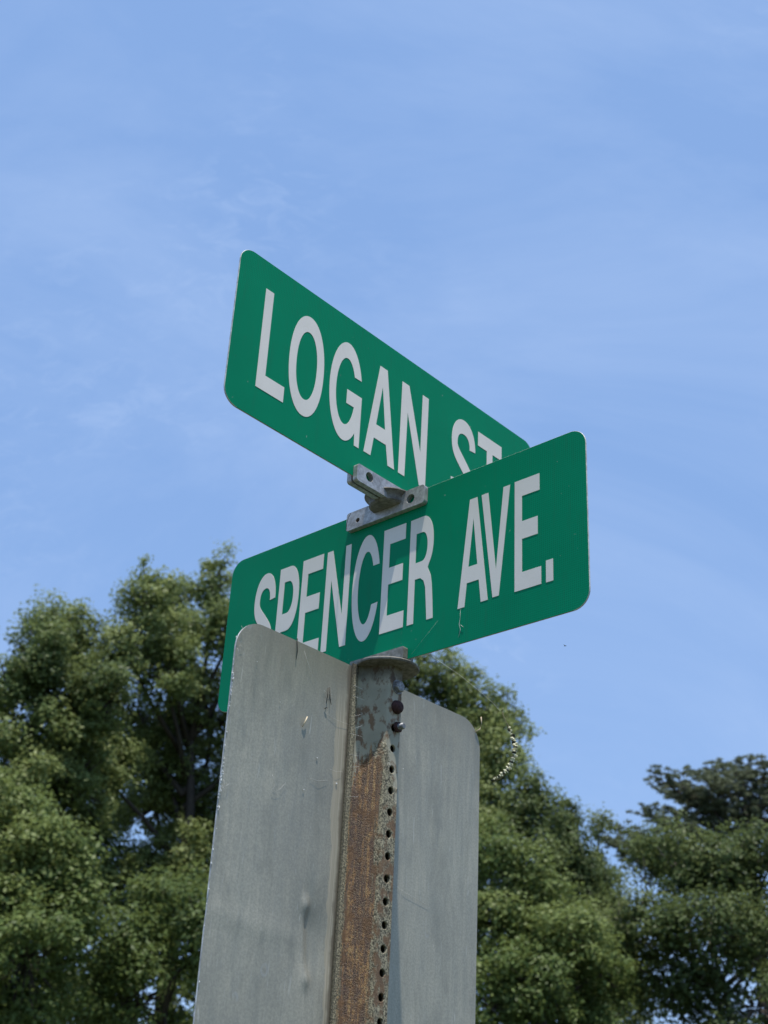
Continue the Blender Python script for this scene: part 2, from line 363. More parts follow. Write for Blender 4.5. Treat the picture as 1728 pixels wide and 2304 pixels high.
# ------------------------------------------------------------------ U-channel sign post
Y_SHEET = 0.022      # sign sheet lies this far behind the post axis (local y points away from the viewer)
POST_TOP = ZC+0.6035
post = thing('sign_post', 'rusted galvanised U-channel post with a line of round holes', 'post', (0, 0, 0), PH_L)
def post_channel():
    T = 0.0032
    yw = -0.0157; yf = 0.0185   # outer face of web, outer (viewer) face of flange
    # centre line of the hat section from web edge out to flange, outer skin points (x, y)
    half = [(0.0098, yw), (0.0112, yw+0.0004), (0.0123, yw+0.0014), (0.0132, yw+0.0034), (0.0160, -0.004), (0.0205, 0.0080), (0.0236, 0.0152), (0.0252, 0.0176), (0.0272, yf), (0.0375, yf), (0.0400, yf+0.0004)]
    def offs(pts, t):
        out = []
        for i, p in enumerate(pts):
            a = Vector(pts[max(i-1, 0)]); b = Vector(pts[min(i+1, len(pts)-1)]); d = (b-a).normalized(); nrm = Vector((-d.y, d.x))
            q = Vector(p)+nrm*t; out.append((q.x, q.y))
        return out
    inner = offs(half, T); inner[0] = (half[0][0], yw+T); inner = [(x, min(y, Y_SHEET-0.0006)) for x, y in inner]
    hs = 0.02509; z_first = ZC+0.50131
    zt = POST_TOP; k_top = int((zt - (z_first+hs/2))//hs)
    bands = [zt]; zc = []
    k = k_top
    z = z_first + hs/2 + k*hs
    bands.append(z)
    while z > 0.05: z -= hs; bands.append(z)
    bm = bmesh.new()
    # side skins
    zs = bands
    jit = lambda x, z: 0.0005*noise.noise((x*60, z*14, 3.1))
    for sgn in (-1, 1):
        for skin, flip in ((half, False), (inner, True)):
            rows = [[bm.verts.new((sgn*x, y+jit(sgn*x, zz), zz)) for x, y in skin] for zz in zs]
            for a, b in zip(rows[:-1], rows[1:]):
                for i in range(len(skin)-1):
                    q = [a[i], a[i+1], b[i+1], b[i]]; bm.faces.new(q)
        e1, e2 = half[-1], inner[-1]
        rows = [[bm.verts.new((sgn*x, y+jit(sgn*x, zz), zz)) for x, y in (e1, e2)] for zz in zs]
        for a, b in zip(rows[:-1], rows[1:]): bm.faces.new([a[0], a[1], b[1], b[0]])
        tp = [bm.verts.new((sgn*x, y+jit(sgn*x, zt), zt)) for x, y in half] ; ti = [bm.verts.new((sgn*x, y+jit(sgn*x, zt), zt)) for x, y in inner]
        for i in range(len(tp)-1): bm.faces.new([tp[i], tp[i+1], ti[i+1], ti[i]])
    # web with holes
    w = half[0][0]; R = 0.0044; n = 20
    def rectpt(a, w, h0, h1):
        c, s = math.cos(a), math.sin(a); hh = h1 if s > 0 else h0
        t = min(w/abs(c) if abs(c) > 1e-9 else 9, hh/abs(s) if abs(s) > 1e-9 else 9); return (c*t, s*t)
    for bi in range(len(bands)-1):
        z1, z0 = bands[bi], bands[bi+1]
        if bi == 0:
            for yy in (yw, yw+T):
                q = [bm.verts.new(p) for p in ((-w, yy, z0), (w, yy, z0), (w, yy, z1), (-w, yy, z1))]; bm.faces.new(q)
            continue
        zc_ = (z0+z1)/2; h = (z1-z0)/2
        ang = sorted(set([round(2*PI*i/n, 6) for i in range(n)] + [round(a % (2*PI), 6) for a in (math.atan2(h, w), PI-math.atan2(h, w), PI+math.atan2(h, w), -math.atan2(h, w))]))
        rings = []
        for yy in (yw, yw+T):
            o_ = [bm.verts.new((rectpt(a, w, h, h)[0], yy, zc_+rectpt(a, w, h, h)[1])) for a in ang]
            rm = R+0.0008
            m_ = [bm.verts.new((rm*math.cos(a), yy+(0 if yy == yw else 0), zc_+rm*math.sin(a))) for a in ang]
            i_ = [bm.verts.new((R*math.cos(a), yy+(0.0005 if yy == yw else -0.0002), zc_+R*math.sin(a))) for a in ang]
            for i in range(len(ang)):
                j = (i+1) % len(ang); bm.faces.new([o_[i], o_[j], m_[j], m_[i]]); bm.faces.new([m_[i], m_[j], i_[j], i_[i]])
            rings.append(i_)
        for i in range(len(ang)):
            j = (i+1) % len(ang); bm.faces.new([rings[0][i], rings[0][j], rings[1][j], rings[1][i]])
    bmesh.ops.remove_doubles(bm, verts=bm.verts, dist=1e-5)
    bmesh.ops.recalc_face_normals(bm, faces=bm.faces)
    me = bpy.data.meshes.new('channel'); bm.to_mesh(me); bm.free()
    return link('channel', me, M_post, post)
post_channel()

def lathe_y(name, prof, m, parent, loc, sides=24, hexa=False, rot=0.0, tilt=0.0):
    """profile of (radius, y) revolved about local y axis"""
    n = 6 if hexa else sides; vs, fs = [], []
    for r, y in prof:
        for k in range(n):
            a = 2*PI*k/n+rot; vs.append((r*math.cos(a), y, r*math.sin(a)))
    for i in range(len(prof)-1):
        for k in range(n):
            k2 = (k+1) % n; fs.append((i*n+k, i*n+k2, (i+1)*n+k2, (i+1)*n+k))
    fs.append(tuple(range(n))); fs.append(tuple((len(prof)-1)*n+k for k in range(n))[::-1])
    me = bpy.data.meshes.new(name); me.from_pydata(vs, [], fs)
    bm = bmesh.new(); bm.from_mesh(me); bmesh.ops.recalc_face_normals(bm, faces=bm.faces); bm.to_mesh(me); bm.free()
    o = link(name, me, m, parent); o.location = loc; o.rotation_euler = (tilt, 0, 0); return o
yb = -0.0157
b1 = lathe_y('bolt', [(0.0062, 0.0), (0.0075, -0.0006), (0.0075, -0.0050), (0.0066, -0.0060), (0.001, -0.0062)], M_bolt, post, (0.0028, yb, ZC+0.5785), hexa=True, rot=0.3)
b1['label'] = 'grey hexagon bolt head near the cap'; bevel(b1, 0.0006)
w1 = lathe_y('washer', [(0.0088, -0.0002), (0.0088, -0.0014), (0.004, -0.0015)], M_bolt, b1, (0, 0.0005, 0))
b2 = lathe_y('bolt', [(0.0082, 0.0), (0.0085, -0.0012), (0.0078, -0.0032), (0.0074, -0.0048), (0.0060, -0.0066), (0.0035, -0.0076), (0.001, -0.0079)], M_rustbolt, post, (0.0022, yb, ZC+0.5528), hexa=False, rot=0.1)
b2['label'] = 'dark red rusted bolt head'; b2.data.polygons.foreach_set('use_smooth', [True]*len(b2.data.polygons))
b3 = lathe_y('bolt', [(0.0036, 0.001), (0.0036, -0.0042), (0.0039, -0.0047), (0.0034, -0.0054), (0.0039, -0.0061), (0.0034, -0.0068), (0.0039, -0.0075), (0.0034, -0.0082), (0.0039, -0.0089), (0.0034, -0.0096), (0.0038, -0.0103), (0.0030, -0.0116), (0.001, -0.0118)], M_bolt, post, (0.0045, yb, ZC+0.5285), sides=18)
b3['label'] = 'threaded bolt end sticking out of the post'
n3 = lathe_y('nut', [(0.0045, 0.0), (0.0068, -0.0004), (0.0068, -0.0040), (0.0058, -0.0046), (0.0040, -0.0046)], M_rustbolt, b3, (0, 0, 0), hexa=True, rot=0.2); bevel(n3, 0.0004)

# ------------------------------------------------------------------ bare back of a larger sign on the post
def back_sheet():
    t = thing('traffic_sign', 'bare grey weathered aluminium back of a tall rounded sign bolted to the rusty post', 'sign', (0, 0, ZC+0.6008), PH_L)
    x0, x1, H, r = -0.2221, 0.2087, 0.6096, 0.0375
    NX, NZ = 120, 150
    us = np.linspace(0, 1, NX+1)
    zs = list(-r*(1-np.cos(np.linspace(0, PI/2, 12)))) + list(-np.linspace(r, H-r, NZ)[1:-1]) + list(-H+r*(1-np.cos(np.linspace(PI/2, 0, 12))))
    def disp(x, z):
        d = 0.0
        # soft dent left of the post, with a vertical crease
        cx, cz = -0.082+0.045*(z+0.29)*-0.2, -0.322
        if z < -0.286 and z > -0.362: pass
        e = math.exp(-((z-cz)/0.040)**2); dx = x-(-0.0835+0.10*(-0.30-z))
        d += 0.0035*e*math.exp(-(dx/0.030)**2)*(1.0 if dx > 0 else 0.8)
        d += 0.0016*e*math.tanh(dx/0.003)*math.exp(-abs(dx)/0.022)
        for pz, s in ((-0.291, 1.0), (-0.366, 0.8)):   # sharp nicks at both ends of the crease
            px = -0.0835+0.10*(-0.30-pz)
            d -= 0.0030*math.exp(-(((x-px)/0.006)**2+((z-pz)/0.009)**2))*s
        d -= 0.0006*math.exp(-((z+0.322+0.05*(x+0.2))/0.012)**2)*max(0, min(1, (-0.05-x)/0.06))
        d += 0.0010*noise.noise((x*5, z*4, 0.3)) + 0.004*max(0, x-0.05)**1.5*0
        return d
    vs, fs, mi = [], [], []
    for side in (0, 1):
        for z in zs:
            zt = -z; inset = 0.0
            if zt < r: inset = r-math.sqrt(max(0, r*r-(r-zt)**2))
            if zt > H-r: q = zt-(H-r); inset = r-math.sqrt(max(0, r*r-q*q))
            a, b = x0+inset, x1-inset
            for u in us:
                x = a+(b-a)*u; vs.append((x, Y_SHEET+disp(x, z)+(0.0022 if side else 0), z))
    W = NX+1; R = len(zs)
    for j in range(R-1):
        for i in range(NX):
            a = j*W+i; fs.append((a, a+W, a+W+1, a+1)); mi.append(0)
            b = a+R*W; fs.append((b, b+1, b+W+1, b+W)); mi.append(2)
    ring = [(0, i) for i in range(W)] + [(j, NX) for j in range(1, R)] + [(R-1, i) for i in range(NX-1, -1, -1)] + [(j, 0) for j in range(R-2, 0, -1)]
    for k in range(len(ring)):
        a = ring[k][0]*W+ring[k][1]; b = ring[(k+1) % len(ring)][0]*W+ring[(k+1) % len(ring)][1]
        fs.append((a, b, b+R*W, a+R*W)); mi.append(1)
    me = bpy.data.meshes.new('panel'); me.from_pydata(vs, [], fs)
    for m_ in (M_sheet, M_edge, M_back): me.materials.append(m_)
    me.polygons.foreach_set('material_index', mi); me.polygons.foreach_set('use_smooth', [q != 1 for q in mi])
    bm = bmesh.new(); bm.from_mesh(me); bmesh.ops.recalc_face_normals(bm, faces=bm.faces)
    for e in bm.edges:
        if len(e.link_faces) == 2 and (e.link_faces[0].material_index == 1) != (e.link_faces[1].material_index == 1): e.smooth = False
    bm.to_mesh(me); bm.free()
    link('panel', me, None, t)
    return t
sheet = back_sheet()

# ------------------------------------------------------------------ street name blades
def pen(P, hx, hz, nseg=12):
    """stroke outline of a chain of cubic beziers with an elliptical pen; P: list of (point, in-tangent, out-tangent)"""
    pts = []
    for i in range(len(P)-1):
        p0, t0 = Vector(P[i][0]), Vector(P[i][1]); p3, t3 = Vector(P[i+1][0]), Vector(P[i+1][1])
        p1 = p0+t0; p2 = p3-t3
        for k in range(nseg+(i == len(P)-2)):
            s = k/nseg; pts.append(p0*(1-s)**3+p1*3*s*(1-s)**2+p2*3*s*s*(1-s)+p3*s**3)
    q = [Vector((p.x/hx, p.y/hz)) for p in pts]; l, r = [], []
    for i, p in enumerate(q):
        d = (q[min(i+1, len(q)-1)]-q[max(i-1, 0)]).normalized(); n = Vector((-d.y, d.x))
        a, b = p+n, p-n; l.append((a.x*hx, a.y*hz)); r.append((b.x*hx, b.y*hz))
    return l+r[::-1]
def gS(x0, x1, hx, hz, top=190.5, bot=41.5):
    cx = (x0+x1)/2; w = (x1-x0)/2-hx; zt, zb = top-hz, bot+hz
    return [pen([((cx+w*0.98, 148), (0, 18)), ((cx, zt), (-w*0.62, 0)), ((cx-w, 150), (0, -17)), ((cx, 117), (w*0.62, -12)), ((cx+w, 82), (0, -17)), ((cx, zb), (-w*0.62, 0)), ((cx-w, 88), (0, 18))], hx, hz)]
def gE(x0, x1, w=11, mid=-2.5, low=1.8):
    return [[(x0, 44), (x1+low, 44), (x1+low, 66.3), (x0+w, 66.3), (x0+w, 109), (x1+mid, 109), (x1+mid, 132.3), (x0+w, 132.3), (x0+w, 166), (x1, 166), (x1, 188.3), (x0, 188.3)]]
def gN(x0, x1, w, d):
    return [[(x0, 44), (x0+w, 44), (x0+w+0.5, 145), (x1-w-d, 44), (x1, 44), (x1, 187.5), (x1-w, 187.5), (x1-w-0.3, 88), (x0+w+d*0.6, 187.5), (x0, 187.5)]]
def gC(cx, rx, w, terms=True):
    o = arc(cx, 116.3, rx, 74.7, 21.5, 339.5, 44); i = arc(cx, 115.8, rx-w, 51, 328.5, 33, 44); return [o+i]
glyph_L = [
    [[(45.5, 42.3), (91.0, 42.3), (91.0, 64.2), (59.0, 64.2), (59.0, 187.3), (45.5, 187.3)]],
    [arc(124.2, 114.8, 30.2, 74, 0, 358, 56, 0.94)[:-1], arc(124.2, 114.8, 17.8, 50.3, 0, 358, 56, 0.94)[:-1]],
    [arc(195.5, 115.2, 29.8, 74, 22.5, 313, 40) + [(216.6, 43), (225.4, 43), (225.4, 118.8), (197.8, 118.8), (197.8, 97.8), (212.4, 97.8)] + arc(195.3, 115, 17.8, 50.2, 339, 34, 34)],
    [[(234.6, 43.5), (247.6, 43.5), (251.9, 72.4), (275.4, 72.4), (280.6, 43.5), (293.4, 43.5), (271.0, 187.3), (256.6, 187.3)], [(254.8, 94), (263.5, 157), (272.3, 94)]],
    [[(301.3, 43), (313.8, 43), (314.6, 143), (343.0, 43), (355.6, 43), (356.6, 186.5), (343.8, 186.5), (343.4, 93), (315.6, 186.5), (301.3, 186.5)]],
    gS(408.3, 461, 6.3, 11.6),
    [[(487.0, 43), (500.2, 43), (500.2, 165), (521.5, 165), (521.5, 188.3), (466.5, 188.3), (466.5, 165), (487.0, 165)]],
]
glyph_S = [
    gS(55.2, 96.2, 5.1, 11.4),
    [[(102.5, 44), (112.6, 44), (112.6, 92.5), (122.5, 92.5)] + arc(122.5, 140.4, 19.5, 47.9, -90, 90, 22, 0.92) + [(102.5, 188.3)], [(112.6, 118.5), (112.6, 166.2), (121.0, 166.2)] + arc(120.5, 142.4, 10.8, 23.8, 90, -90, 18, 0.92)],
    gE(146.5, 185),
    gN(192.2, 235.6, 9.6, 0.6),
    gC(265.7, 23.6, 10.2),
    gE(293.4, 330.4),
    [[(338.6, 44), (348.7, 44), (348.7, 103), (357.5, 103), (363, 98), (366.2, 88), (368.6, 60), (369.8, 44), (379.6, 44), (378.3, 68), (376.4, 90), (374.2, 103), (369.0, 114.5)] + arc(359.8, 150.5, 17.3, 38.0, -52, 90, 20, 0.92) + [(338.6, 188.3)], [(348.7, 125.5), (348.7, 166.4), (358.6, 166.4)] + arc(358.4, 146, 9.2, 20.4, 90, -90, 16, 0.92)],
    [[(418.0, 45), (428.3, 45), (431.2, 75), (449.2, 75), (452.6, 45), (462.9, 45), (445.0, 187.3), (433.6, 187.3)], [(433.2, 96), (439.6, 160), (446.7, 96)]],
    [[(469.8, 46), (479.0, 46), (494.8, 187.5), (484.9, 187.5), (474.5, 80), (461.8, 187.5), (451.7, 187.5)]],
    gE(501.6, 537.6, 10.6, -3.0, 1.4),
    [[(545.6, 43.6), (555.4, 43.6), (555.4, 71), (545.6, 71)]],
]
def clean(lp):
    out = []
    for p in lp:
        if not out or (abs(p[0]-out[-1][0])+abs(p[1]-out[-1][1]) > 1e-4): out.append(p)
    return out
def blade(label, ph, s0, width, zoff, glyphs, names):
    t = thing('street_sign', label, 'street sign', (0, 0, ZC+zoff), ph, 'green street name signs on the post')
    H = 0.2286; T = 0.0011
    me = plate_mesh('panel', [rrect(s0, 0, s0+width, H, 0.0215, 9)], -T, T)
    pn = link('panel', me, [M_green, M_edge], t); bevel(pn, 0.0004, 1, 60)
    for g, nm in zip(glyphs, names):
        loops = [[(p[0]*0.001, p[1]*0.001) for p in clean(lp)] for lp in g]
        # winding: outer ccw, holes cw
        fixed = []
        for k, lp in enumerate(loops):
            ar = sum(lp[i][0]*lp[(i+1) % len(lp)][1]-lp[(i+1) % len(lp)][0]*lp[i][1] for i in range(len(lp)))
            if (ar > 0) != (k == 0): lp = lp[::-1]
            fixed.append(lp)
        me = plate_mesh('letter', fixed, -T-0.00035, -T-0.00003, 0, s0)
        o = link('letter' if nm != '.' else 'full_stop', me, [M_white], t)
    return t
blade_L = blade('upper green street sign reading LOGAN ST, edge on to the lower one', PH_L, -0.3012, 0.5985, 0.8366, glyph_L, 'LOGANST')
blade_S = blade('lower green street sign reading SPENCER AVE., standing on the post cap', PH_S, -0.3088, 0.6030, 0.6092, glyph_S, 'SPENCERAVE.')
for o, f in ((blade_L, 'LOGAN'), (blade_S, 'SPENCER')): pass

# ------------------------------------------------------------------ brackets
def wing(name, parent, ph_rel, s0, s1, z0, z1, y0, y1, holes=(), r=0.004, m=None, bev=0.0008):
    loops = [rrect(s0, z0, s1, z1, r, 5)] + [circ(hx, hz, hr, 26)[::-1] for hx, hz, hr in holes]
    me = plate_mesh(name, loops, y0, y1); mm = m or M_alu
    o = link(name, me, [mm, mm], parent); o.rotation_euler = (0, 0, ph_rel)
    if bev: bevel(o, bev, 2, 50)
    return o
cross = thing('sign_bracket', 'grey cast aluminium cross bracket clamping the upper blade on top of the lower one', 'bracket', (0, 0, ZC+0.8366), PH_S)
REL = PH_L-PH_S
G = 0.0014
wing('lower_wing', cross, 0, -0.0785, 0.0560, -0.0235, 0.0030, -0.0088, -G, [(-0.0580, -0.0125, 0.0032), (0.0335, -0.0112, 0.0065)])
wing('lower_wing', cross, 0, -0.0785, 0.0560, -0.0235, 0.0030, G, 0.0088, [(-0.0580, -0.0125, 0.0032), (0.0335, -0.0112, 0.0065)])
wing('upper_wing', cross, REL, -0.0825, 0.0500, -0.0085, 0.0160, -0.0088, -G, [(-0.0600, 0.0055, 0.0066), (0.034, 0.0055, 0.0066)])
wing('upper_wing', cross, REL, -0.0825, 0.0500, -0.0085, 0.0160, G, 0.0088, [(-0.0600, 0.0055, 0.0066), (0.034, 0.0055, 0.0066)])
sc = lathe_y('set_screw', [(0.0030, 0.0), (0.0030, -0.004), (0.0015, -0.0042), (0.0012, -0.002)], M_rustbolt, cross, (-0.0580, -0.0028, -0.0125), sides=12)
def lathe_z(name, prof, m, parent, loc=(0, 0, 0), sides=40, squash=None):
    vs, fs = [], []
    for r, z in prof:
        for k in range(sides):
            a = 2*PI*k/sides; rr = r*(1+0.02*math.sin(3*a+z*300)); vs.append((rr*math.cos(a), rr*math.sin(a), z))
    for i in range(len(prof)-1):
        for k in range(sides):
            k2 = (k+1) % sides; fs.append((i*sides+k, i*sides+k2, (i+1)*sides+k2, (i+1)*sides+k))
    fs.append(tuple(range(sides))[::-1]); fs.append(tuple((len(prof)-1)*sides+k for k in range(sides)))
    me = bpy.data.meshes.new(name); me.from_pydata(vs, [], fs)
    bm = bmesh.new(); bm.from_mesh(me); bmesh.ops.recalc_face_normals(bm, faces=bm.faces); bm.to_mesh(me); bm.free()
    o = link(name, me, m, parent, smooth=True); o.location = loc
    me.set_sharp_from_angle(angle=math.radians(40)) if hasattr(me, 'set_sharp_from_angle') else None
    return o
lathe_z('hub', [(0.012, -0.0125), (0.0225, -0.0120), (0.0250, -0.0095), (0.0246, -0.0060), (0.0262, -0.0020), (0.0300, 0.0012), (0.0318, 0.0022), (0.0314, 0.0036), (0.0290, 0.0040), (0.018, 0.0036)], [M_hub], cross, (-0.0066, -0.0061, 0))

cap = thing('post_cap', 'weathered round cast cap on the post top holding the lower blade', 'bracket', (0, 0, ZC+0.6035), PH_S)
lathe_z('cap_disc', [(0.0200, -0.0002), (0.0340, -0.0004), (0.0378, -0.0008), (0.0386, 0.0004), (0.0386, 0.0016), (0.0365, 0.0032), (0.0300, 0.0050), (0.018, 0.0055)], [M_hub], cap, sides=56)  # dark metal paints the shaded underside into the disc colour
wing('saddle', cap, 0, -0.0550, 0.0335, 0.0042, 0.0200, -0.0092, -G, [], 0.002, M_capm)
wing('saddle', cap, 0, -0.0550, 0.0335, 0.0042, 0.0200, G, 0.0092, [], 0.002, M_capm)

# ------------------------------------------------------------------ small litter: needles, straw, silk, sprig
def local_tube(name, parent_like, z0, paths, m, label, cat, ph=PH_L, sides=5, group=None, kind=None):
    me = tube_mesh(name, paths, sides); o = link(name, me, m, smooth=True); o.location = (0, 0, z0); o.rotation_euler = (0, 0, ph)
    return tag(o, label, cat, group, kind)
ys = Y_SHEET-0.0012
Zg = ZC
def on_sheet(*pts): return [(x, ys-(0.0 if len(p) == 2 else p[2]), z) for p in pts for x, z in [p[:2]]]
local_tube('pine_needle', None, Zg, [(on_sheet((-0.0745, 0.562), (-0.0735, 0.548, .001), (-0.0720, 0.5405, .002)), [0.0003, 0.0007, 0.0003])], M_needle, 'right hand dark pine needle stuck to the grey sign back beside the post', 'needle', group='dark needles stuck on the grey sign')
local_tube('pine_needle', None, Zg, [(on_sheet((-0.0770, 0.5605), (-0.0778, 0.550, .001), (-0.0805, 0.539, .002)), [0.0003, 0.0006, 0.0002])], M_needle, 'left hand dark pine needle stuck to the grey sign back beside the post', 'needle', group='dark needles stuck on the grey sign')
local_tube('pine_needle', None, Zg, [(on_sheet((-0.0805, 0.5335), (-0.0785, 0.5355, .001), (-0.0765, 0.5350, .001)), [0.0003, 0.0006, 0.0003])], M_needle, 'short curled dark needle just below the two longer ones', 'needle', group='dark needles stuck on the grey sign')
local_tube('pine_needle', None, Zg, [([(-0.1320, ys-0.0005, 0.5765), (-0.1325, ys-0.002, 0.5880), (-0.1325, ys, 0.6030), (-0.1312, ys+0.004, 0.6035)], [0.0002, 0.0006, 0.0006, 0.0003])], M_needle, 'thin needle hooked over the top edge of the grey sign', 'needle', group='dark needles stuck on the grey sign')
local_tube('straw', None, Zg, [(on_sheet((-0.1130, 0.5020), (-0.1108, 0.5090, .002), (-0.1085, 0.5150, .002)), [0.0005, 0.0009, 0.0006])], M_straw, 'pale straw bit stuck mid way up the grey sign back', 'straw')
local_tube('grass_stem', None, Zg, [([(0.1985, Y_SHEET-0.001, 0.5870), (0.2040, Y_SHEET-0.004, 0.5925), (0.2056, Y_SHEET-0.005, 0.6000), (0.2044, Y_SHEET-0.005, 0.6085)], [0.0009, 0.0006, 0.0005, 0.0010]), ([(0.2015, Y_SHEET-0.003, 0.5900), (0.2050, Y_SHEET-0.004, 0.5912)], [0.0006, 0.0002])], M_straw, 'tiny dry grass stem curling off the right corner of the grey sign', 'stem')
local_tube('wire', None, ZC+0.8366, [([(-0.060, -0.020, -0.006), (-0.066, -0.018, -0.010), (-0.0735, -0.013, -0.015), (-0.0790, -0.008, -0.0215)], 0.00035)], M_needle, 'thin dark hair of wire hanging at the left end of the cross bracket', 'wire', PH_S)
# spider silk on sheet and post
sp = []
for a, b in (((-0.0790, 0.529), (-0.038, 0.5265)), ((-0.0840, 0.5555), (-0.070, 0.5545)), ((-0.066, 0.466), (-0.045, 0.468)), ((0.03, 0.365), (0.115, 0.348)), ((-0.120, 0.592), (-0.100, 0.560)), ((-0.095, 0.447), (-0.068, 0.452)), ((-0.147, 0.418), (-0.132, 0.432)), ((-0.152, 0.436), (-0.146, 0.428)), ((-0.146, 0.428), (-0.151, 0.420))):
    dz = random.uniform(0.0002, 0.0008); mid = ((a[0]+b[0])/2, (a[1]+b[1])/2-0.002)
    sp.append(([(a[0], ys, a[1]), (mid[0], ys-dz*2, mid[1]), (b[0], ys-dz, b[1])], 0.00008))
for z in (0.575, 0.562, 0.535, 0.52, 0.515, 0.49, 0.475, 0.44):
    x = random.uniform(-0.040, -0.036); sp.append(([(x, 0.017, z), (x+random.uniform(0.006, 0.012), 0.008, z+random.uniform(-0.006, 0.006))], 0.00010))
def silk_near_edge():
    out = []
    for z0_ in (0.582, 0.562, 0.415):
        for _ in range(3):
            x = -0.2215+random.uniform(0, 0.006); z = z0_+random.uniform(-0.01, 0.01)
            out.append(([(x, ys, z), (x+random.uniform(-.004, .004), ys-0.001, z+random.uniform(-.004, .004)), (x+random.uniform(-.003, .006), ys, z+random.uniform(-.006, .006))], 0.00012))
    return out
local_tube('spider_silk', None, ZC, sp+silk_near_edge(), M_silk, 'loose strands of spider silk across the grey sign and post', 'spider silk', kind='stuff', sides=4)
# fluff specks along the left edge of the sheet
def specks():
    bm = bmesh.new()
    zz = [random.gauss(0.525, 0.012) for _ in range(26)] + [random.gauss(0.405, 0.022) for _ in range(44)] + [random.uniform(0.2, 0.58) for _ in range(18)]
    for z in zz:
        x = -0.2222+random.uniform(-0.0008, 0.0012); s = random.uniform(0.0004, 0.0011)
        bmesh.ops.create_icosphere(bm, subdivisions=1, radius=s, matrix=Matrix.Translation((x, Y_SHEET-random.uniform(-0.001, 0.0008), z)) @ Matrix.Diagonal((1, 1, random.uniform(.7, 1.8), 1)))
    for x, z, s in ((-0.0525, 0.452, 0.0011), (-0.086, 0.473, .0009), (-0.103, 0.432, 0.0008), (-0.15, 0.52, .0006), (-0.19, 0.555, .0006), (0.06, 0.50, .0006), (-0.037, 0.556, 0.0012), (-0.038, 0.567, 0.0010)):
        bmesh.ops.create_icosphere(bm, subdivisions=1, radius=s, matrix=Matrix.Translation((x, ys, z)) @ Matrix.Diagonal((1.4, .6, 1, 1)))
    me = bpy.data.meshes.new('specks'); bm.to_mesh(me); bm.free()
    o = link('lint', me, M_silk); o.location = (0, 0, ZC); o.rotation_euler = (0, 0, PH_L)
    tag(o, 'white lint and egg specks clinging along the left edge of the grey sign', 'lint', kind='stuff')
specks()
local_tube('scratch', None, ZC+0.6092, [([(0.1140, -0.0018, 0.0430), (0.1142, -0.0022, 0.0330), (0.1128, -0.0020, 0.0240), (0.1150, -0.0021, 0.0170), (0.1120, -0.0020, 0.0080)], [0.00008, 0.00016, 0.0003, 0.00025, 0.0001]), ([(0.0400, -0.0020, 0.0040), (0.0800, -0.0018, 0.0380)], 0.00007), ([(0.1150, -0.0021, 0.0230), (0.1195, -0.0020, 0.0190)], 0.0002)], M_silk, 'thin pale scratches near the lower edge of the SPENCER AVE. sign', 'scratch', PH_S, 4, kind='stuff')  # pale scratches on the lower blade, modelled as thin raised tubes
# curled sprig hanging on a silk thread right of the grey sign
def sprig():
    t = thing('dry_sprig', 'curled cream and black dry sprig dangling on a silk thread right of the grey sign', 'sprig', (0.14, 0.0, ZC+0.55))
    core = [(136.9, 558.8), (139.2, 558.9), (141.6, 550.6), (143.5, 545.5), (146.2, 541.4), (148.0, 537.1), (151.4, 528.4), (154.4, 519.1), (155.0, 512.2), (154.0, 504.8), (152.9, 498.9), (150.4, 491.8), (146.3, 487.1), (142.5, 482.7), (137.5, 476.6), (129.2, 471.6)]
    P = [Vector((x*0.001-0.14, 0.0004*math.sin(i*1.3), z*0.001-0.55)) for i, (x, z) in enumerate(core)]
    st = tube_mesh('stem', [(P, [0.0003, 0.0006, 0.0006, 0.0005, 0.0006]+[0.0012]+[0.0021]*9+[0.0004]), ([(P[1].x, 0, P[1].z), (0.001, 0, 0.0125)], [0.0007, 0.0004])], 6)
    link('stem', st, M_vine, t, True)
    thr = tube_mesh('silk_thread', [([P[0], Vector((-0.012, 0.0, 0.0185)), Vector((-0.030, 0.004, 0.036)), Vector((-0.052, 0.010, 0.056)), Vector((-0.085, 0.020, 0.082))], 0.00009)], 4)
    link('silk_thread', thr, M_silk, t)
    cumul = P[5:]
    bm1, bm2 = bmesh.new(), bmesh.new()
    n = 46
    for i in range(n):
        f = i/(n-1)*(len(cumul)-1.001); k = int(f); p = cumul[k].lerp(cumul[k+1], f-k); d = (cumul[k+1]-cumul[k]).normalized()
        side = Vector((-d.z, 0, d.x))
        w = 0.0044*(0.65+0.7*math.sin(PI*min(1, i/n*1.1)))
        light = (i % 4 != 1)
        bm = bm1 if light else bm2
        off = side*random.uniform(-0.0018, 0.0018)+Vector((0, -0.0017 if light else -0.0012, 0.0006))
        M_ = Matrix.Translation(p+off) @ d.to_track_quat('Z', 'Y').to_matrix().to_4x4() @ Matrix.Rotation(random.uniform(-0.7, 0.7), 4, 'Y') @ Matrix.Diagonal((w*random.uniform(.5, .9)*(0.62 if light else 1.0), w*0.5, 0.0016*random.uniform(.6, 1.0)*(0.8 if light else 1.2), 1))
        bmesh.ops.create_icosphere(bm, subdivisions=1, radius=1.0, matrix=M_)
    for nm, bm, m in (('bract', bm1, M_cream), ('bract', bm2, M_dkbract)):
        for v in bm.verts: v.co += Vector((random.uniform(-1, 1), random.uniform(-1, 1), random.uniform(-1, 1)))*0.0004
        me = bpy.data.meshes.new(nm); bm.to_mesh(me); bm.free(); link(nm, me, m, t)['kind'] = 'stuff'
sprig()
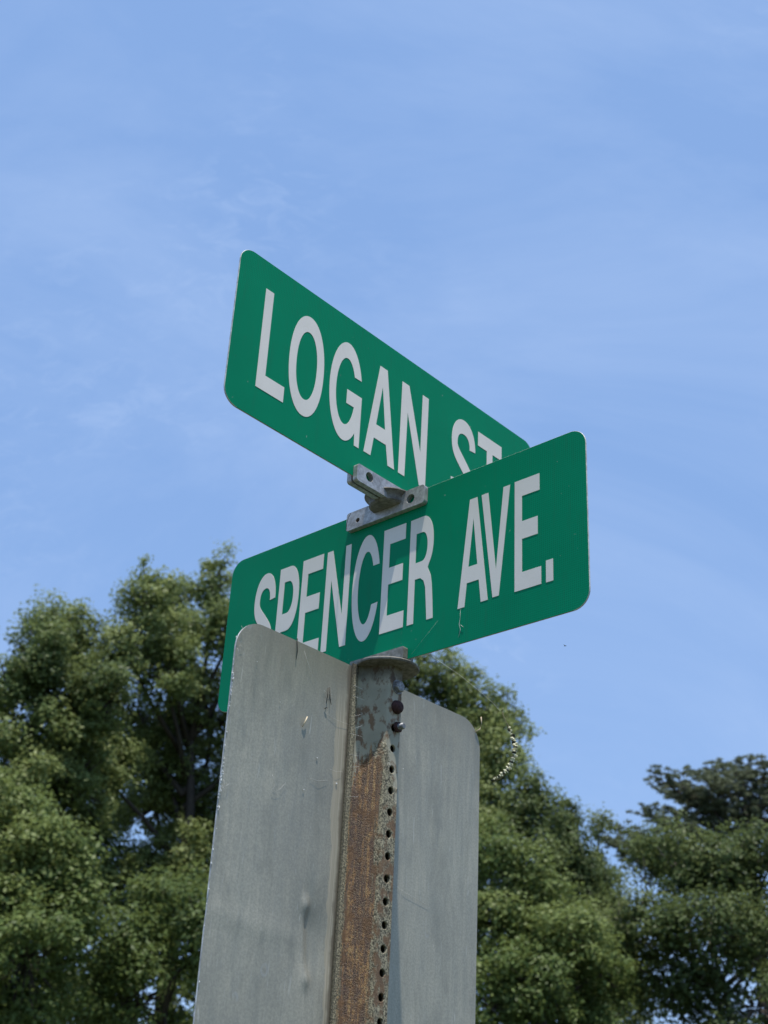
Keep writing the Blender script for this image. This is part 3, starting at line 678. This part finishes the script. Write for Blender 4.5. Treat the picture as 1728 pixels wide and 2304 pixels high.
def gnat():
    bm = bmesh.new()
    bmesh.ops.create_icosphere(bm, subdivisions=1, radius=1, matrix=Matrix.Diagonal((0.0011, 0.0008, 0.0007, 1)))
    bmesh.ops.create_icosphere(bm, subdivisions=1, radius=0.0006, matrix=Matrix.Translation((0.0013, 0, 0.0002)))
    for s in (-1, 1):
        v = [bm.verts.new(p) for p in ((0, 0, 0.0005), (-0.001, s*0.0012, 0.0012), (-0.0018, s*0.0006, 0.0010))]; bm.faces.new(v)
    me = bpy.data.meshes.new('gnat'); bm.to_mesh(me); bm.free(); o = link('gnat', me, M_dkbract); o.location = (0.2156, 0, ZC+0.6468)
    tag(o, 'tiny dark gnat flying against the blue sky right of the lower street sign', 'insect')
gnat()

# ------------------------------------------------------------------ trees
def W(az, el, d):
    a = math.radians(az); return Vector((d*math.sin(a), -D+d*math.cos(a), ZC+d*math.tan(math.radians(el))))
def leaves_mesh(name, p, out, tn, size, up_bias=0.5, rnd=0.8, aspect=0.55, local=Vector((0, 0, 0))):
    """p: leaf positions, out: direction each leaf faces, tn: tone, size: half lengths"""
    n = len(p); p = p-np.array(local)
    nr = rng.normal(size=(n, 3)); nr /= np.linalg.norm(nr, axis=1)[:, None]
    nr = nr*rnd+out; nr[:, 2] += up_bias; nr /= np.linalg.norm(nr, axis=1)[:, None]+1e-9
    a = np.cross(nr, rng.normal(size=(n, 3))); a /= np.linalg.norm(a, axis=1)[:, None]+1e-9; b = np.cross(nr, a)
    s = size[:, None]*rng.uniform(0.6, 1.25, size=(n, 1))
    v = np.stack([p-a*s, p+b*s*aspect-nr*s*0.15, p+a*s, p-b*s*aspect-nr*s*0.15], axis=1).reshape(-1, 3)
    me = bpy.data.meshes.new(name); me.vertices.add(4*n); me.vertices.foreach_set('co', v.astype(np.float32).ravel())
    me.loops.add(4*n); me.polygons.add(n)
    me.loops.foreach_set('vertex_index', np.arange(4*n, dtype=np.int32))
    me.polygons.foreach_set('loop_start', np.arange(0, 4*n, 4, dtype=np.int32))
    try: me.polygons.foreach_set('loop_total', np.full(n, 4, dtype=np.int32))
    except Exception: pass
    me.update(calc_edges=True)
    at = me.attributes.new('tone', 'FLOAT', 'FACE'); at.data.foreach_set('value', np.clip(tn+rng.normal(size=n)*0.13, 0, 1).astype(np.float32))
    return me
LEAFCOUNT = [0]
def make_tree(label, base, lobes, leafm, dens=1.0, leaf=0.052, barkm=None, name='broadleaf_tree', group=None, thick=0.22, rs0=0.40, per=290, gap=-0.36):
    """lobes: list of (centre Vector, rx, rz). Base on the ground. Crown = leafy clumps set over every lobe, plus inner leaves."""
    t = thing(name, label, 'tree', tuple(base), 0, group)
    P, O, T, S = [], [], [], []; limbs = []
    top = max(l[0].z for l in lobes); xs = sum((l[0].x for l in lobes))/len(lobes); yy = sum((l[0].y for l in lobes))/len(lobes)
    fork = Vector((base.x*0.6+xs*0.4, base.y*0.6+yy*0.4, base.z+(top-base.z)*0.42))
    stem_top = Vector((xs, yy, base.z+(top-base.z)*0.80))
    limbs.append(([Vector((0, 0, -0.3)), (fork-base)*0.5+Vector((0.12, 0.1, 0)), fork-base, (fork-base).lerp(stem_top-base, 0.55)+Vector((0.2, 0, 0)), stem_top-base], [thick*1.35, thick, thick*0.72, thick*0.42, thick*0.10]))
    for c, rx, rz in lobes:
        s0 = fork.lerp(stem_top, min(1, max(0, (c.z-rz-fork.z)/(stem_top.z-fork.z+1e-6)))*0.8)-base; e = c-base
        mid = s0.lerp(e, 0.55)+Vector((random.uniform(-.3, .3), random.uniform(-.3, .3), -0.18*rz))
        limbs.append(([s0, mid, e, e+Vector((random.uniform(-.2, .2), 0, rz*0.55))], [thick*0.30, thick*0.19, thick*0.11, thick*0.03]))
        rx *= 1.10; rz *= 1.06
        n = int(dens*4.4*rx*(rx*0.35+rz*0.65)/(rs0*rs0))+5
        seed = random.uniform(0, 100); pts = []; tries = 0
        while len(pts) < n and tries < n*12:
            tries += 1
            d = Vector((random.gauss(0, 1), random.gauss(-0.15, 1), random.gauss(0.15, 1))).normalized()
            f = (1.0+0.30*noise.noise(d*2.3+Vector((seed, 0, 0)))+0.15*noise.noise(d*5+Vector((seed, 4, 0))))*random.uniform(0.45, 1.05)**0.6
            p = c+Vector((d.x*rx, d.y*rx, d.z*rz))*f
            if noise.noise(p*0.55+Vector((seed*0+3.3, 0, 0))) < gap: continue
            if random.random() < 0.14: p = c+(p-c)*random.uniform(1.05, 1.28)
            if any((p-q).length < rs0*0.62 for q in pts) or p.z < 0.6: continue
            pts.append(p); rs = rs0*random.uniform(0.45, 1.25); up_ = 1.35 if (d.z > 0.6 and random.random() < 0.5) else random.uniform(0.7, 0.95)
            m = int(per*(rs/rs0)**2)
            dd = rng.normal(size=(m, 3)); dd[:, 2] += 0.25; dd /= np.linalg.norm(dd, axis=1)[:, None]
            rad = rng.uniform(0.15, 1.0, size=(m, 1))**0.5
            # ragged clump outline: radius varies with direction
            ph = rng.uniform(0, 6.28, 3)
            lump = 1.0+0.32*np.sin(dd[:, 0:1]*5+ph[0])*np.cos(dd[:, 1:2]*5+ph[1])+0.25*np.sin(dd[:, 2:3]*7+ph[2])
            q = np.array(p)+dd*rad*lump*rs*np.array([[1, 1, up_]])
            P.append(q); O.append(dd*0.55+np.array(d)*0.35)
            tone = min(1, max(0, 0.5+0.6*noise.noise(p*0.5)+random.gauss(0, 0.12)))
            T.append(np.full(m, tone)); S.append(np.full(m, leaf))
            qq = p-base; s_ = e.lerp(qq, 0.1); limbs.append(([s_, s_.lerp(qq, 0.5)+Vector((0, 0, -0.08)), qq], [thick*0.10, thick*0.07, thick*0.03]))
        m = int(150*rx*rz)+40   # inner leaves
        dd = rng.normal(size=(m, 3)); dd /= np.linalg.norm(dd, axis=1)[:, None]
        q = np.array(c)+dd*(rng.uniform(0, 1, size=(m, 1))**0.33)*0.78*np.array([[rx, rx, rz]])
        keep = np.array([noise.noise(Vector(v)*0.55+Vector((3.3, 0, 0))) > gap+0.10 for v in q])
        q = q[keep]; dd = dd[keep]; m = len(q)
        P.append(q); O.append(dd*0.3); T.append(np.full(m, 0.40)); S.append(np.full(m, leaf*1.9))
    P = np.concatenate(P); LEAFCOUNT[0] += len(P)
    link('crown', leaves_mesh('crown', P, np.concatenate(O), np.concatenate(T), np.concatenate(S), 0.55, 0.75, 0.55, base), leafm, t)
    link('trunk', tube_mesh('trunk', limbs, 5), barkm or M_bark, t, True)
    return t
def lobes_at(d, spec, jitter=1.0):
    out = []
    for az, el, r, rz in spec:
        dd = d+random.uniform(-1, 1)*jitter
        out.append((W(az, el, dd), dd*math.radians(r), dd*math.radians(rz)))
    return out
def gpos(az, d): v = W(az, 0, d); return Vector((v.x, v.y, 0))

# left background: two tall broadleaf trees
make_tree('tall olive green broadleaf tree at the left edge behind the signs', gpos(-16.2, 29), lobes_at(29, [
    (-15.6, 20.9, 1.3, 1.5), (-14.2, 22.0, 0.8, 1.5), (-15.4, 22.0, 0.7, 1.0), (-12.2, 19.4, 1.5, 1.6), (-13.4, 16.2, 1.6, 1.6), (-16.6, 19.4, 1.3, 1.4), (-13.0, 20.6, 1.1, 1.6), (-14.6, 18.6, 2.2, 2.0), (-18.6, 17.6, 1.6, 2.0),
    (-12.8, 17.6, 1.7, 1.9), (-16.6, 15.8, 2.2, 2.0), (-14.0, 14.6, 2.2, 2.0), (-18.2, 12.6, 2.0, 2.4), (-15.4, 11.2, 2.2, 2.2), (-12.6, 12.6, 1.9, 2.1), (-14.0, 7.6, 2.6, 2.6), (-17.6, 8.0, 2.4, 2.4), (-21.5, 16.5, 2.2, 2.6), (-21.0, 11.0, 2.6, 3.0)], 1.6),
    M_leafA, 1.0, group='broadleaf trees behind the signs', thick=0.26)
make_tree('tallest broadleaf tree, its twin peaks just left of the lower street sign', gpos(-8.2, 31), lobes_at(31, [
    (-11.2, 23.9, 0.95, 1.7), (-10.2, 23.2, 1.0, 1.7), (-8.4, 24.7, 0.75, 1.6), (-9.3, 22.0, 1.7, 1.7), (-7.2, 22.8, 1.2, 1.8), (-11.9, 21.6, 1.1, 1.6), (-5.6, 22.4, 1.3, 2.0), (-10.9, 18.8, 2.1, 1.9),
    (-10.0, 20.6, 1.5, 1.5), (-12.3, 16.6, 1.6, 1.8), (-9.4, 17.4, 1.6, 1.6), (-8.6, 13.4, 1.6, 1.6), (-7.6, 19.0, 2.2, 2.0), (-4.6, 19.2, 2.0, 2.4), (-9.6, 15.4, 2.3, 2.0), (-6.0, 15.4, 2.3, 2.1), (-11.6, 12.4, 2.0, 2.2), (-8.2, 11.4, 2.2, 2.1), (-4.8, 11.6, 2.2, 2.2), (-9.6, 7.8, 2.4, 2.2), (-6.0, 7.6, 2.2, 2.2)], 1.8),
    M_leafA, 0.95, group='broadleaf trees behind the signs', thick=0.28)
# sapling clump in front, lower left
make_tree('low round pale green tree in the lower left corner', gpos(-12.8, 21), lobes_at(21, [
    (-15.7, 13.9, 1.7, 1.7), (-13.7, 12.6, 1.6, 1.6), (-12.6, 10.9, 1.7, 1.6), (-16.4, 11.0, 2.2, 2.2), (-13.9, 9.0, 2.3, 2.2), (-17.6, 14.6, 1.8, 1.8), (-15.6, 6.4, 2.6, 2.6), (-19.0, 9.0, 2.8, 3.2)], 0.8),
    M_leafB, 1.1, 0.047, rs0=0.36, per=240, group='broadleaf trees behind the signs', thick=0.14)
make_tree('low rounded tree between the lower left tree and the grey sign', gpos(-8.8, 22), lobes_at(22, [
    (-8.7, 11.0, 1.3, 1.5), (-7.0, 10.4, 1.5, 1.6), (-10.2, 9.6, 1.2, 1.3), (-9.2, 7.6, 1.9, 1.8), (-6.4, 7.4, 2.0, 2.0)], 0.7),
    M_leafB, 1.1, 0.047, rs0=0.36, per=240, group='broadleaf trees behind the signs', thick=0.13)
# mid tree right of the grey sign
make_tree('tall broadleaf tree rising behind the post to the right of the grey sign', gpos(1.2, 30), lobes_at(30, [
    (1.2, 20.8, 1.3, 1.8), (3.2, 20.7, 1.2, 1.6), (4.4, 19.9, 0.9, 1.3), (-0.8, 21.4, 1.5, 2.0), (5.3, 19.7, 0.8, 1.1), (5.4, 17.9, 0.85, 1.1), (5.0, 16.4, 1.2, 1.4), (3.6, 17.8, 1.5, 1.8), (1.6, 17.4, 1.9, 1.9), (-1.2, 17.8, 2.1, 2.2),
    (3.4, 14.8, 1.9, 1.9), (0.6, 13.6, 2.2, 2.2), (-2.2, 13.6, 2.2, 2.2), (2.6, 10.6, 2.2, 2.4), (-0.6, 9.6, 2.4, 2.4)], 1.5),
    M_leafA, 0.95, group='broadleaf trees behind the signs', thick=0.27)
# narrower, pointed conifer-like trees stepping down to the right
for i, (az, top, wd, d) in enumerate(((6.5, 17.6, 1.35, 27), (8.0, 16.7, 1.2, 29), (9.5, 15.6, 1.15, 31))):
    sp_ = [(az+random.uniform(-.15, .15), top-0.7, wd*0.42, 0.95), (az, top-2.0, wd*0.72, 1.3), (az+0.1, top-3.8, wd*0.98, 1.6), (az-0.1, top-5.9, wd*1.15, 1.7), (az, top-8.1, wd*1.25, 1.8), (az, top-10.2, wd*1.3, 1.8)]
    make_tree(['tallest of three narrow dark trees stepping down right of the grey sign', 'middle one of three narrow dark trees right of the grey sign', 'lowest and rightmost of the three narrow dark trees, beside the gap of sky'][i],
              gpos(az, d), lobes_at(d, sp_, 0.3), M_leafC, 1.1, 0.047, rs0=0.34, per=230, gap=-0.5, name='cedar_tree', group='narrow cedars right of the grey sign', thick=0.13)
make_tree('broad mid green tree low down right of the grey sign', gpos(6.2, 24), lobes_at(24, [
    (5.0, 14.4, 1.0, 1.4), (6.2, 12.6, 1.5, 1.5), (8.2, 11.2, 1.5, 1.4), (4.8, 11.4, 1.4, 1.5), (9.4, 9.8, 1.3, 1.3), (6.8, 9.4, 1.8, 1.5), (5.0, 8.4, 1.8, 1.6), (8.8, 7.4, 1.8, 1.4), (6.0, 6.2, 2.2, 1.8)], 0.8),
    M_leafB, 1.0, 0.048, rs0=0.38, per=250, group='broadleaf trees behind the signs', thick=0.16)
# right hand hardwood
make_tree('wide dark green broadleaf tree filling the lower right corner', gpos(14.2, 26), lobes_at(26, [
    (11.3, 13.2, 1.1, 1.5), (12.8, 13.6, 1.3, 1.5), (14.6, 13.8, 1.3, 1.5), (16.4, 13.9, 1.4, 1.5), (18.6, 13.8, 1.6, 1.8), (11.6, 11.4, 1.5, 1.5), (13.8, 11.2, 1.9, 1.7), (16.6, 11.4, 1.9, 1.8), (10.7, 9.8, 1.2, 1.2),
    (19.6, 10.4, 2.2, 2.4), (12.6, 9.1, 1.4, 1.1), (10.2, 12.0, 0.8, 1.3), (9.8, 10.6, 1.0, 1.2), (15.4, 8.6, 1.9, 1.7), (17.9, 8.0, 1.9, 2.0), (13.6, 6.6, 1.6, 1.3), (16.4, 5.6, 2.2, 1.8), (10.6, 6.0, 1.4, 1.6)], 0.9),
    M_leafC, 1.0, 0.048, rs0=0.38, per=250, barkm=M_palebark, group='broadleaf trees behind the signs', thick=0.19)

# pine behind on the right: flat spreading sprays on thin limbs
def make_pine():
    d = 38; base = gpos(16.0, d)
    t = thing('pine_tree', 'spreading pine tree with flat feathery branches at the right edge', 'tree', tuple(base))
    trunk_top = W(15.6, 17.2, d)-base
    limbs = [([Vector((0, 0, -0.3)), trunk_top*0.5+Vector((0.1, 0, 0)), trunk_top*0.8, trunk_top], [0.26, 0.17, 0.10, 0.03])]
    cs, tones, dirs = [], [], []
    ends = [(9.8, 14.9), (10.3, 15.4), (10.6, 14.3), (11.9, 17.6), (11.4, 16.1), (12.3, 16.9), (12.9, 17.4), (13.4, 16.6), (13.9, 17.6), (14.8, 17.9), (15.6, 17.9), (16.6, 17.8), (17.6, 17.8), (18.5, 17.2), (19.5, 16.6), (20.5, 16.0), (12.0, 15.0), (13.0, 15.6), (14.0, 16.6), (15.0, 16.9), (17.0, 16.6), (16.0, 16.8), (18.0, 15.8), (19.8, 15.0), (14.0, 15.2), (16.4, 15.6), (11.0, 15.0), (12.6, 14.2), (17.4, 14.6), (10.2, 14.7), (13.4, 14.6), (15.4, 15.4), (12.4, 16.2), (13.2, 17.0), (14.4, 17.2), (15.2, 17.5), (16.2, 17.3), (17.2, 17.2), (11.2, 14.7), (12.2, 15.6), (14.6, 16.0), (16.0, 16.2), (17.8, 16.9), (13.8, 16.0)]
    for az, el in ends:
        dd = d+random.uniform(-1.5, 1.5); e = W(az, el, dd)-base
        hz = max(0.45, min(0.98, (e.z-0.4)/trunk_top.z*0.95)); s = trunk_top*hz
        mid = s.lerp(e, 0.5)+Vector((0, 0, -0.2)); limbs.append(([s, mid, e], [0.06, 0.04, 0.012]))
        L_ = (e-s).length; n = int(5+L_*3.0); ax = (e-s).normalized(); lat = ax.cross(Vector((0, 0, 1))).normalized()
        for k in range(n):
            f = 1-(k/n)**1.1*0.65; p = s.lerp(e, f)+Vector((0, 0, -0.2*4*0.5*f*(1-f)))
            ln = (0.35+1.0*(1-f)**0.7)*random.uniform(0.6, 1.2)
            side = (-1, 1)[k % 2]
            sd = (ax*0.75+lat*side*random.uniform(0.4, 1.2)+Vector((0, 0, random.uniform(-0.08, 0.28)))).normalized()*ln
            limbs.append(([p, p+sd], [0.016, 0.005])); nt_ = int(2+ln*5)
            for g in range(nt_):
                h = (g+1)/nt_; r_ = p+sd*h+Vector((random.gauss(0, 0.10), random.gauss(0, 0.10), random.gauss(0.03, 0.04))); cs.append(tuple(r_+base)); tones.append(min(1, max(0, 0.5+0.4*noise.noise(r_*0.7)+random.gauss(0, .1))))
    cs = np.array(cs); n_ = 34; c = np.repeat(cs, n_, axis=0); m = len(c)
    dd = rng.normal(size=(m, 3)); dd /= np.linalg.norm(dd, axis=1)[:, None]; dd[:, 2] *= 0.7
    dd[:, 2] = np.abs(dd[:, 2])*0.6-0.08; P = c+dd*rng.uniform(0.02, 0.13, size=(m, 1))
    LEAFCOUNT[0] += m
    me = leaves_mesh('crown', P, dd*0.2, np.repeat(np.array(tones), n_), np.full(m, 0.075), 0.3, 1.0, 0.16, base)
    link('crown', me, M_pine, t); link('trunk', tube_mesh('trunk', limbs, 5), M_bark, t, True)
make_pine()

print('leaves', LEAFCOUNT[0])
